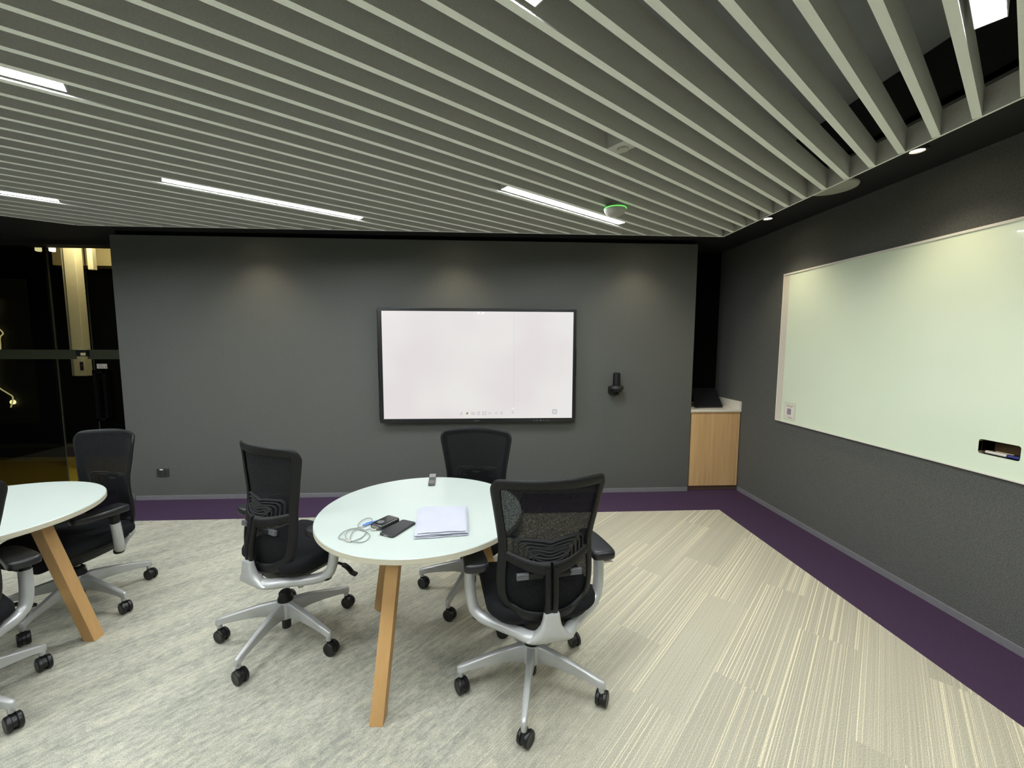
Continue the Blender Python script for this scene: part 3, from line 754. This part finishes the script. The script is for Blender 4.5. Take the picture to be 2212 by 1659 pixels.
# ------------------------------------------------------------------ chairs
ZTOP = 1.018
PROF = [(.395, -.205), (.45, -.222), (.52, -.230), (.60, -.224), (.68, -.214), (.74, -.208), (.80, -.212), (.88, -.220), (.95, -.232), (1.02, -.246)]
def yprof(z):
    if z <= PROF[0][0]: return PROF[0][1]
    for (a, ya), (b, yb) in zip(PROF, PROF[1:]):
        if z <= b:
            t_ = (z-a)/(b-a)
            return ya+(yb-ya)*t_
    return PROF[-1][1]
def ysm(z): return sum(yprof(z+d) for d in (-.03, -.015, 0, .015, .03))/5
def ysurf(x, z):
    c = .068+.024*max(0, min(1, (.85-z)/.2))
    return ysm(z)+c*(abs(x)/.22)**2
OUTR = [(0, .398), (.06, .400), (.115, .410), (.158, .437), (.186, .478), (.199, .53), (.201, .60), (.197, .66), (.196, .72), (.204, .78), (.214, .84), (.224, .90), (.232, .948), (.230, .972), (.218, .996), (.19, 1.007), (.10, 1.013), (0, 1.016)]
def outline():
    P = [(x, z) for x, z in OUTR]+[(-x, z) for x, z in OUTR[-2:0:-1]]
    return [(v.x, v.y) for v in catmull([(a, b, 0) for a, b in P], 4, closed=True)]
def ribbon(mb, pts, nrm, width, th, closed, yoff=0., curve=ysurf):
    """pts = one edge of a strip in (x,z), nrm = direction to the other edge"""
    rings = []
    for p, n_, w_ in zip(pts, nrm, width):
        ring = []
        for a, b in ((0, 0), (.12, -.8), (.3, -1), (.7, -1), (.88, -.8), (1, 0), (.88, .8), (.7, 1), (.3, 1), (.12, .8)):
            x = p[0]+n_[0]*w_*a; z = p[1]+n_[1]*w_*a
            ring.append((x, curve(x, z)+b*th+yoff, z))
        rings.append(ring)
    if closed: rings.append(rings[0])
    mb.loft(rings, cap=not closed)
def centre_ribbon(mb, path, width, th, yoff=0., curve=ysurf):
    P = [Vector(p) for p in path]; pts, nr = [], []
    ws = width if isinstance(width, list) else [width]*len(P)
    for i, p in enumerate(P):
        d = (P[min(i+1, len(P)-1)]-P[max(i-1, 0)]).normalized(); n_ = Vector((-d.y, d.x))
        pts.append(p-n_*ws[i]/2); nr.append(n_)
    ribbon(mb, pts, nr, ws, th, False, yoff, curve)
def back_parts(root):
    O = outline(); m = len(O)
    nr = []
    for i in range(m):
        d = Vector(O[(i+1) % m])-Vector(O[i-1]); d.normalize(); nr.append(Vector((-d.y, d.x)))
    ws = []
    for x, z in O:
        if z > .99: w_ = .046
        elif z > .9: w_ = .038
        elif z < .45: w_ = .050
        else: w_ = .034
        ws.append(w_)
    for _ in range(4): ws = [(ws[i-1]+ws[i]*2+ws[(i+1) % m])/4 for i in range(m)]
    fr = MB(); ribbon(fr, O, nr, ws, .0095, True)
    # cross bar dipping to the spine, thicker towards it
    cb = [(v.x, v.y) for v in catmull([(-.178, .680, 0), (-.14, .668, 0), (-.09, .655, 0), (-.045, .648, 0), (-.006, .647, 0)], 5)]
    for s in (1, -1):
        path = [(s*x, z) for x, z in cb]
        def cv(x, z): return ysurf(x, z)-.018*(1-min(1, abs(x)/.17))
        centre_ribbon(fr, path, [.040+.014*i/len(path) for i in range(len(path))], .009, curve=cv)
        # spine bars
        def cs(x, z): return ysurf(0, z)-.018-.006*min(1, max(0, (.66-z)/.15))
        sp = [(s*.0150, .655-.0115*i) for i in range(18)]
        centre_ribbon(fr, sp, [.0245]*18, .012, curve=cs)
    fr.tube([(0, ysurf(0, .47)-.022, .485), (0, ysurf(0, .455)-.022, .452)], (.0275, .012), 12, power=4)
    fr.build('backrest_frame', M_PLASTIC, root, smooth=50)
    # stretched mesh
    rows = []
    zs = [.425+.0118*i for i in range(50)]
    mb = MB(); NX = 16
    def half(z):
        best = .0
        for (x0, z0), (x1, z1) in zip(OUTR, OUTR[1:]):
            if min(z0, z1) <= z <= max(z0, z1) and z1 != z0:
                best = max(best, x0+(x1-x0)*(z-z0)/(z1-z0))
        return best
    zs = [z for z in zs if z < 1.0]
    for z in zs:
        h = max(half(z)-.012, .02)
        for k in range(NX+1):
            x = -h+2*h*k/NX
            mb.v.append((x, ysurf(x, z)+.010, z))
    for i in range(len(zs)-1):
        for k in range(NX):
            a = i*(NX+1)+k; mb.f.append((a, a+1, a+NX+2, a+NX+1)); mb.mi.append(0)
    mb.build('mesh_panel', M_MESH, root, smooth=60)
    # lumbar pad: nested ribs
    lb = MB()
    for i in range(5):
        a = .142-.019*i; zt_ = .756-.013*i; zb = .655+.004*i
        pth = [(-a, zb), (-a, zt_-.02), (-a+.008, zt_-.008), (-a+.022, zt_-.002), (-.03, zt_-.007), (-.008, zt_-.013), (0, zt_-.014), (.008, zt_-.013), (.03, zt_-.007), (a-.022, zt_-.002), (a-.008, zt_-.008), (a, zt_-.02), (a, zb)]
        P3 = [(x, ysurf(x, z)+.004-.0012*i, z) for x, z in pth]
        lb.tube(P3, (.0036, .0075), 8, up=(0, 1, 0), power=3)
    for (a, zc_) in ((.085, .712), (.07, .70)):
        P3 = [(x, ysurf(x, z)-.006, z) for x, z in [(a*math.cos(th), zc_-.032*math.sin(th)) for th in [math.pi*k/12 for k in range(13)]]]
        lb.tube(P3, .004, 8, up=(0, 1, 0))
    lb.build('lumbar_ribs', mat('lumbar_plastic', rgb(20, 21, 22), .75, bump=.1), root)
    pd = MB(); pts = [(.082*math.cos(2*math.pi*k/24), (.016 if math.sin(2*math.pi*k/24) > 0 else .034)*math.sin(2*math.pi*k/24)) for k in range(24)]
    fr_, bk_ = [], []
    for a, b in pts:
        z = .712+b; fr_.append((a, ysurf(a, z)+.004, z)); bk_.append((a, ysurf(a, z)-.006, z))
    pd.loft([bk_, fr_]); pd.build('lumbar_pad', mat('lumbar_pad', rgb(18, 19, 20), .8, bump=.2), root)
    for s in (-1, 1):
        tb = MB(); x0 = s*.108
        for z in (.597, .605, .613):
            tb.box(min(x0-.024, x0+.024), max(x0-.024, x0+.024), ysurf(x0, z)-.016, ysurf(x0, z)-.002, z, z+.0065)
        tb.build('lumbar_grip', M_GREYTAB, root, smooth=0, bevel=.0015)
        tb = MB().tube([(s*.084, ysurf(.084, .605)-.006, .606), (s*.05, ysurf(.05, .61)-.006, .612), (s*.03, ysurf(.03, .61)-.006, .612)], (.012, .004), 8, up=(0, 1, 0))
        tb.build('lumbar_arm', M_PLASTIC, root)
def make_chair():
    root = thing('office_chair', 'x', 'chair', (0, 0, 0), 0, 'black mesh office chairs')
    back_parts(root)
    # silver yoke: bell under the spine and arms sweeping round to the uprights
    yk = MB()
    def sec(z, w_, d, yc, k=20, p=3.5):
        r_ = []
        for i in range(k):
            a = 2*math.pi*i/k; c, q_ = math.cos(a), math.sin(a)
            r_.append((w_*math.copysign(abs(c)**(2/p), c), yc+d*math.copysign(abs(q_)**(2/p), q_), z))
        return r_
    yk.loft([sec(.470, .031, .016, -.258), (sec(.440, .036, .018, -.257)), sec(.415, .043, .021, -.254), sec(.392, .057, .026, -.249), sec(.372, .078, .030, -.242), sec(.354, .098, .031, -.233), sec(.342, .092, .026, -.226), sec(.335, .075, .018, -.220)])
    for s in (-1, 1):
        P3 = catmull([(s*.05, -.240, .362), (s*.085, -.215, .354), (s*.120, -.165, .346), (s*.180, -.105, .342), (s*.240, -.062, .350), (s*.275, -.036, .372), (s*.289, -.025, .415), (s*.294, -.018, .47), (s*.296, -.010, .535)], 5)
        nP = len(P3); rad = []
        for i in range(nP):
            t_ = i/(nP-1)
            rad.append((.027-.004*t_, .023+.001*t_) if t_ < .55 else (.0235, .0235))
        yk.tube(P3, rad, 14)
    yk.build('arm_yoke', M_SILVER, root, smooth=50)
    for s in (-1, 1):
        MB().lathe([(.021, .340), (.025, .346), (.025, .362)], 20, (s*.262, -.040, 0)).build('arm_cap', M_PLASTIC, root)
        MB().lathe([(.019, .52), (.021, .53), (.021, .578), (.030, .588)], 20, (s*.296, -.010, 0)).build('arm_sleeve', M_PLASTIC, root)
        pts = [(v.x, v.y) for v in catmull([(s*.226, -.105, 0), (s*.238, -.127, 0), (s*.28, -.132, 0), (s*.318, -.125, 0), (s*.327, -.10, 0), (s*.325, -.01, 0), (s*.310, .075, 0), (s*.290, .118, 0), (s*.262, .124, 0), (s*.242, .105, 0), (s*.234, .03, 0), (s*.228, -.04, 0)], 4, closed=True)]
        slab_round(MB(), pts, .586, .624, .006).build('arm_pad', M_PAD, root, smooth=70)
    # seat
    def zf(x, y):
        return -.045*max(0, (y-.13)/.12)**2 - .010*(1-min(1, (abs(x)/.2)**2))*.6
    pts = rrect(-.235, .235, -.195, .265, .09, 7)
    slab_round(MB(), pts, .405, .468, .016, zf=zf, lower=.02).build('seat', M_FABRIC, root, smooth=70)
    slab_round(MB(), rrect(-.205, .205, -.18, .215, .09, 6), .375, .408, .006, lower=.03).build('seat_shell', M_PLASTIC, root, smooth=60)
    mb = MB(); mb.loft([[(x*w_, y*d+yo, z) for x, y in ((-1, -1), (1, -1), (1, 1), (-1, 1))] for z, w_, d, yo in ((.272, .045, .07, 0), (.295, .085, .13, .0), (.335, .115, .16, 0), (.385, .12, .17, 0))])
    mb.build('tilt_mechanism', M_PLASTIC, root, smooth=30, bevel=.008)
    MB().tube(catmull([(.11, .04, .365), (.20, .05, .368), (.27, .055, .366), (.300, .06, .352), (.310, .07, .330), (.335, .075, .322)], 5), [(.006, .006)]*10+[(.013, .008)]*16, 10, power=3).build('lever', M_PLASTIC, root)
    MB().tube(catmull([(-.06, -.16, .335), (-.075, -.15, .30), (-.03, -.10, .285), (.01, -.05, .295)], 6), .0028, 8).build('cable', M_RUBBER, root)
    MB().lathe([(.0135, .20), (.0135, .30)], 18).build('gas_piston', M_SILVER, root)
    MB().lathe([(.038, .187), (.037, .205), (.031, .213), (.031, .232), (.024, .240)], 24).build('collar', M_PLASTIC, root)
    mb = MB().lathe([(.020, .038), (.022, .042), (.022, .11)], 20)
    mb.build('gas_cylinder', M_RUBBER, root)
    MB().lathe([(.036, .098), (.042, .104), (.044, .182), (.040, .190)], 28).build('base_hub', M_SILVER, root)
    for k in range(5):
        lg = bpy.data.objects.new('base_leg', LEGMESH); C.objects.link(lg); lg.parent = root
        lg.rotation_euler = (0, 0, 2*math.pi*k/5)
        cs_ = bpy.data.objects.new('caster', CASTMESH); C.objects.link(cs_); cs_.parent = lg
        cs_.location = (.322, 0, 0); cs_.rotation_euler = (0, 0, k*2.1+.4)
    return root
def leg_mesh():
    mb = MB(); rings = []
    for r_, zt_, h, w_ in ((.030, .188, .084, .020), (.06, .186, .078, .0165), (.12, .176, .064, .0140), (.20, .156, .050, .0125), (.28, .134, .038, .0120), (.318, .123, .037, .0120), (.333, .119, .036, .0095), (.338, .115, .032, .006)):
        rings.append([(r_, -w_, zt_-h+.004), (r_, -w_+.004, zt_-h), (r_, w_-.004, zt_-h), (r_, w_, zt_-h+.004), (r_, w_, zt_-.005), (r_, w_-.005, zt_), (r_, -w_+.005, zt_), (r_, -w_, zt_-.005)])
    mb.loft(rings)
    mb.lathe([(.0115, .070), (.0125, .076), (.0125, .095)], 16, (.322, 0, 0))
    o = mb.build('base_leg', M_SILVER, smooth=45); me = o.data; bpy.data.objects.remove(o); return me
def caster_mesh():
    mb = MB(); R = .0330
    for s in (-1, 1):
        mb.lathe([(R-.010, s*.0235), (R-.005, s*.0245), (R-.001, s*.0220), (R, s*.018), (R, s*.009), (R-.003, s*.007)], 28, (0, -.012, R), 'x')
    # hood between the wheels
    hood = [(-.0065, -.012+.028*math.cos(a), R+.028*math.sin(a)) for a in [math.pi*k/10 for k in range(-1, 12)]]
    hood2 = [(.0065, y, z) for _, y, z in hood]
    n = len(hood)
    mb.loft([hood, hood2])
    mb.lathe([(.009, .035), (.011, .062), (.011, .074)], 14)
    mb.lathe([(.005, -.02), (.005, .02)], 10, (0, -.012, R), 'x')
    o = mb.build('caster', M_RUBBER, smooth=45); me = o.data; bpy.data.objects.remove(o); return me
LEGMESH = leg_mesh(); CASTMESH = caster_mesh()
CHAIR = make_chair()
def copy_chair(src):
    r = src.copy(); C.objects.link(r)
    for ch in list(src.children):
        c = ch.copy(); C.objects.link(c); c.parent = r
        for g_ in list(ch.children):
            d = g_.copy(); C.objects.link(d); d.parent = c
    return r
FIXED = ('base_leg', 'base_hub', 'collar', 'gas_cylinder')
def place(o, x, y, face_deg, base_deg, label, swivels, dz, dy=0., rake=0., dx=0., back_dx=0., pad_dy=0.):
    """face_deg: yaw of the seat; base_deg: direction of one base leg in the room"""
    o.location = (x, y, 0); o.rotation_euler = (0, 0, math.radians(face_deg)); o['label'] = label
    k = 0
    for ch in o.children:
        if not ch.name.startswith(FIXED):
            ch.location = (dx, dy+(pad_dy if ch.name.startswith('arm_pad') else 0), dz)
            if ch.name.startswith(('backrest', 'mesh_panel', 'lumbar')): ch.location.x += back_dx
            if ch.name.startswith(('backrest', 'mesh_panel', 'lumbar')) and rake:
                R_ = Matrix.Rotation(math.radians(rake), 3, 'X'); p_ = Vector((0, -.24, .47))
                ch.rotation_euler = (math.radians(rake), 0, 0)
                ch.location = Vector((dx, dy, dz))+p_-R_ @ p_
        if ch.name.startswith('base_leg'):
            ch.rotation_euler = (0, 0, math.radians(base_deg-face_deg+72*k))
            for g_ in ch.children: g_.rotation_euler = (0, 0, math.radians(swivels[k]-(base_deg+72*k)))
            k += 1
specs = [(.190, 1.760, 8.0, -101.0, 'black mesh chair nearest the camera, seen from behind, right of the middle table', (140, 150, 20, 100, 30), .026, 0, 5, .014),
         (-1.078, 2.136, -31., -101.5, 'black mesh chair left of the middle table, its right armrest tucked under the tabletop', (60, 70, 70, 70, 70), .052, .048, -4, .062),
         (-.108, 2.505, 170., -113.0, 'black mesh chair facing the camera between the middle table and the wall screen', (60, 60, 60, 60, 60), -.012, .0, -5),
         (-2.405, 2.447, 165., -86.5, 'black mesh chair between the left table and the glass door', (50, 60, 75, 90, 90), -.010, 0, 0, 0, -.03, .05),
         (-2.225, 1.645, 60., -3.0, 'black mesh chair at lower left, mostly cut off by the left edge of the photo', (60, 60, 60, 60, 60), -.01, 0, 6, -.015)]
pool = [CHAIR]+[copy_chair(CHAIR) for _ in specs[1:]]
for o, s in zip(pool, specs): place(o, *s)

# ------------------------------------------------------------------ things on the middle table
ZTB = .7255
# folded white cloth: stacked folded layers
cl = thing('folded_cloth', 'folded white cloth lying on the middle table', 'cloth', (0, 0, ZTB))
def layer(c4, z0, z1, sag, seedv, fold_front):
    """soft layer with rounded long front fold"""
    rnd = random.Random(seedv); nx, ny = 18, 14
    (ax, ay), (bx, by), (cx, cy), (dx, dy) = c4
    mb = MB()
    def P(u, v, top):
        x = (ax*(1-u)+bx*u)*(1-v)+(dx*(1-u)+cx*u)*v; y = (ay*(1-u)+by*u)*(1-v)+(dy*(1-u)+cy*u)*v
        e = min(u, 1-u, v, 1-v); rr = min(1, e/.06)
        rr = math.sqrt(max(0, 1-(1-rr)**2))
        wob = .0012*math.sin(9*u+seedv)*math.cos(7*v+seedv*2)+sag*math.sin(math.pi*u)*(1-v)**6
        mid = (z0+z1)/2; hh = (z1-z0)/2
        return (x+.002*math.sin(11*v+seedv), y+.002*math.sin(13*u+seedv)*(1-v), mid+(hh if top else -hh)*(.25+.75*rr)+(wob if top else wob*.4))
    for top in (0, 1):
        for j in range(ny+1):
            for i in range(nx+1): mb.v.append(P(i/nx, j/ny, top))
    s_ = (nx+1)*(ny+1)
    for top in (0, 1):
        for j in range(ny):
            for i in range(nx):
                a = top*s_+j*(nx+1)+i; mb.f.append((a, a+1, a+nx+2, a+nx+1)); mb.mi.append(0)
    edge = [i for i in range(nx+1)]+[j*(nx+1)+nx for j in range(1, ny+1)]+[ny*(nx+1)+i for i in range(nx-1, -1, -1)]+[j*(nx+1) for j in range(ny-1, 0, -1)]
    for a, b in zip(edge, edge[1:]+edge[:1]): mb.f.append((a, b, s_+b, s_+a)); mb.mi.append(0)
    return mb
M_CLOTH = mat('white_cloth', rgb(176, 178, 188), .85, bump=.3, bscale=300., var=.03, vscale=12.)
c0 = [(-.316, 1.672), (-.090, 1.700), (-.112, 1.995), (-.352, 1.99)]
for i, (dz, ins, d2) in enumerate(((0, 0, 0), (.0052, .004, .012), (.0104, .002, .004), (.0152, .009, .02))):
    q4 = [(c0[0][0]+ins+d2*.3, c0[0][1]+ins+.003*i), (c0[1][0]-ins, c0[1][1]+ins), (c0[2][0]-ins, c0[2][1]-ins), (c0[3][0]+ins+d2, c0[3][1]-ins)]
    layer(q4, dz+.0003, dz+.0050, -.0012 if i == 1 else .0018 if i == 3 else 0, i*1.7+.3, True).build('cloth_layer', M_CLOTH, cl, smooth=60)
# phone
def oriented(name, label, cat, p0, p1, z=ZTB):
    v = Vector(p1)-Vector(p0); a = math.atan2(v.y, v.x)
    t = thing(name, label, cat, ((p0[0]+p1[0])/2, (p0[1]+p1[1])/2, z), a); return t, v.length
t, l = oriented('phone', 'black smartphone lying on the middle table beside the folded cloth', 'phone', (-.436, 1.708), (-.366, 1.842))
slab_round(MB(), rrect(-.079, .079, -.038, .038, .011, 5), 0, .0095, .0018).build('body', mat('phone_black', rgb(34, 35, 36), .38, var=.05), t, smooth=60)
MB().prism(rrect(-.074, .074, -.034, .034, .008, 4), .0096, .0100).build('glass_front', mat('phone_glass', rgb(40, 42, 43), .22, var=.03), t, smooth=0)
MB().box(-.0805, -.0785, -.01, .01, .003, .0065).build('charging_port', M_STEEL, t, smooth=0)
t, l = oriented('power_bank', 'thick glossy black power bank beside the phone on the middle table', 'power bank', (-.496, 1.780), (-.440, 1.866))
slab_round(MB(), rrect(-.056, .056, -.036, .036, .010, 5), 0, .022, .004).build('body', mat('bank_black', rgb(30, 31, 31), .22, var=.05, coat=.4), t, smooth=60)
MB().lathe([(.001, .0228), (.013, .0226), (.016, .0222), (.016, .0215)][::-1], 24, (-.022, .004, 0)).build('round_pad', mat('bank_pad', rgb(92, 94, 94), .45), t)
MB().box(-.058, -.0555, -.02, .02, .006, .016).build('port_strip', M_STEEL, t, smooth=0)
t, l = oriented('blue_pen', 'short blue pen under the charging cable on the middle table', 'pen', (-.560, 1.812), (-.497, 1.862))
MB().tube([(-.045, 0, .006), (-.04, 0, .006), (.035, 0, .006), (.04, 0, .006)], [.003, .0055, .0055, .004], 12).build('barrel', mat('pen_blue', rgb(88, 128, 210), .35), t)
MB().box(-.03, .0, -.0012, .0012, .0112, .0128).build('clip', mat('pen_clip', rgb(60, 96, 180), .35), t, smooth=0)
# white charging cable coiled on the table; points traced on the table plane
t = thing('charging_cable', 'thin white charging cable coiled in loops left of the power bank', 'cable', (0, 0, ZTB))
cab_px = [(806, 1147), (800, 1146), (790, 1148)]
def loop(cx, cy, rx, ry, ph, a0, a1, n):
    out = []
    for k in range(n):
        a = math.radians(a0+(a1-a0)*k/(n-1)); x = rx*math.cos(a); y = ry*math.sin(a)
        out.append((cx+x*math.cos(ph)-y*math.sin(ph), cy+x*math.sin(ph)+y*math.cos(ph)))
    return out
coil = [(-.504, 1.765), (-.524, 1.772), (-.545, 1.761), (-.569, 1.772), (-.586, 1.752), (-.585, 1.714), (-.575, 1.677), (-.562, 1.662), (-.544, 1.676), (-.532, 1.706), (-.53, 1.74), (-.542, 1.764), (-.566, 1.779), (-.591, 1.776), (-.608, 1.757), (-.611, 1.727), (-.593, 1.689), (-.568, 1.666), (-.537, 1.651), (-.513, 1.662), (-.503, 1.688), (-.506, 1.713), (-.527, 1.747), (-.556, 1.774), (-.571, 1.789), (-.588, 1.819), (-.588, 1.858), (-.57, 1.886), (-.548, 1.886), (-.536, 1.859), (-.54, 1.823), (-.556, 1.80), (-.585, 1.790), (-.61, 1.777), (-.626, 1.748), (-.634, 1.719), (-.627, 1.695), (-.605, 1.681), (-.585, 1.668)]
P3 = [(x, y, .0026+.0034*(.5+.5*math.sin(i*1.9))) for i, (x, y) in enumerate(coil)]
MB().tube(catmull(P3, 6), .0019, 8).build('cord', mat('cable_white', rgb(138, 141, 134), .5), t)
MB().box(-.010, .010, -.004, .004, .001, .008).build('plug', mat('plug_grey', rgb(176, 176, 168), .4), t, smooth=0, bevel=.001, loc=(-.502, 1.766, 0), rot=(0, 0, .1))
MB().box(-.012, .012, -.004, .004, .001, .008).build('plug', mat('plug_grey', rgb(214, 214, 206), .4), t, smooth=0, bevel=.001, loc=(-.577, 1.664, 0), rot=(0, 0, -.4))
# clip at the far rim
t = thing('table_clip', 'small dark grey clip hooked over the far rim of the middle table', 'clip', (-.342, 2.440, ZTB), math.radians(5))
MB().prism(rrect(-.019, .019, -.105, .010, .006, 4), 0.0, .009).build('body', mat('clip_dark', rgb(72, 74, 74), .4, var=.04), t, smooth=0, bevel=.0015)
MB().box(-.014, .014, -.086, -.034, .0092, .0104).build('face_plate', mat('clip_face', rgb(92, 94, 92), .35), t, smooth=0, bevel=.0006)
MB().box(-.019, .019, .010, .068, .010, .018).box(-.019, .019, .004, .014, .0, .018).build('hook', mat('clip_light', rgb(120, 122, 120), .35, var=.04), t, smooth=0, bevel=.002)
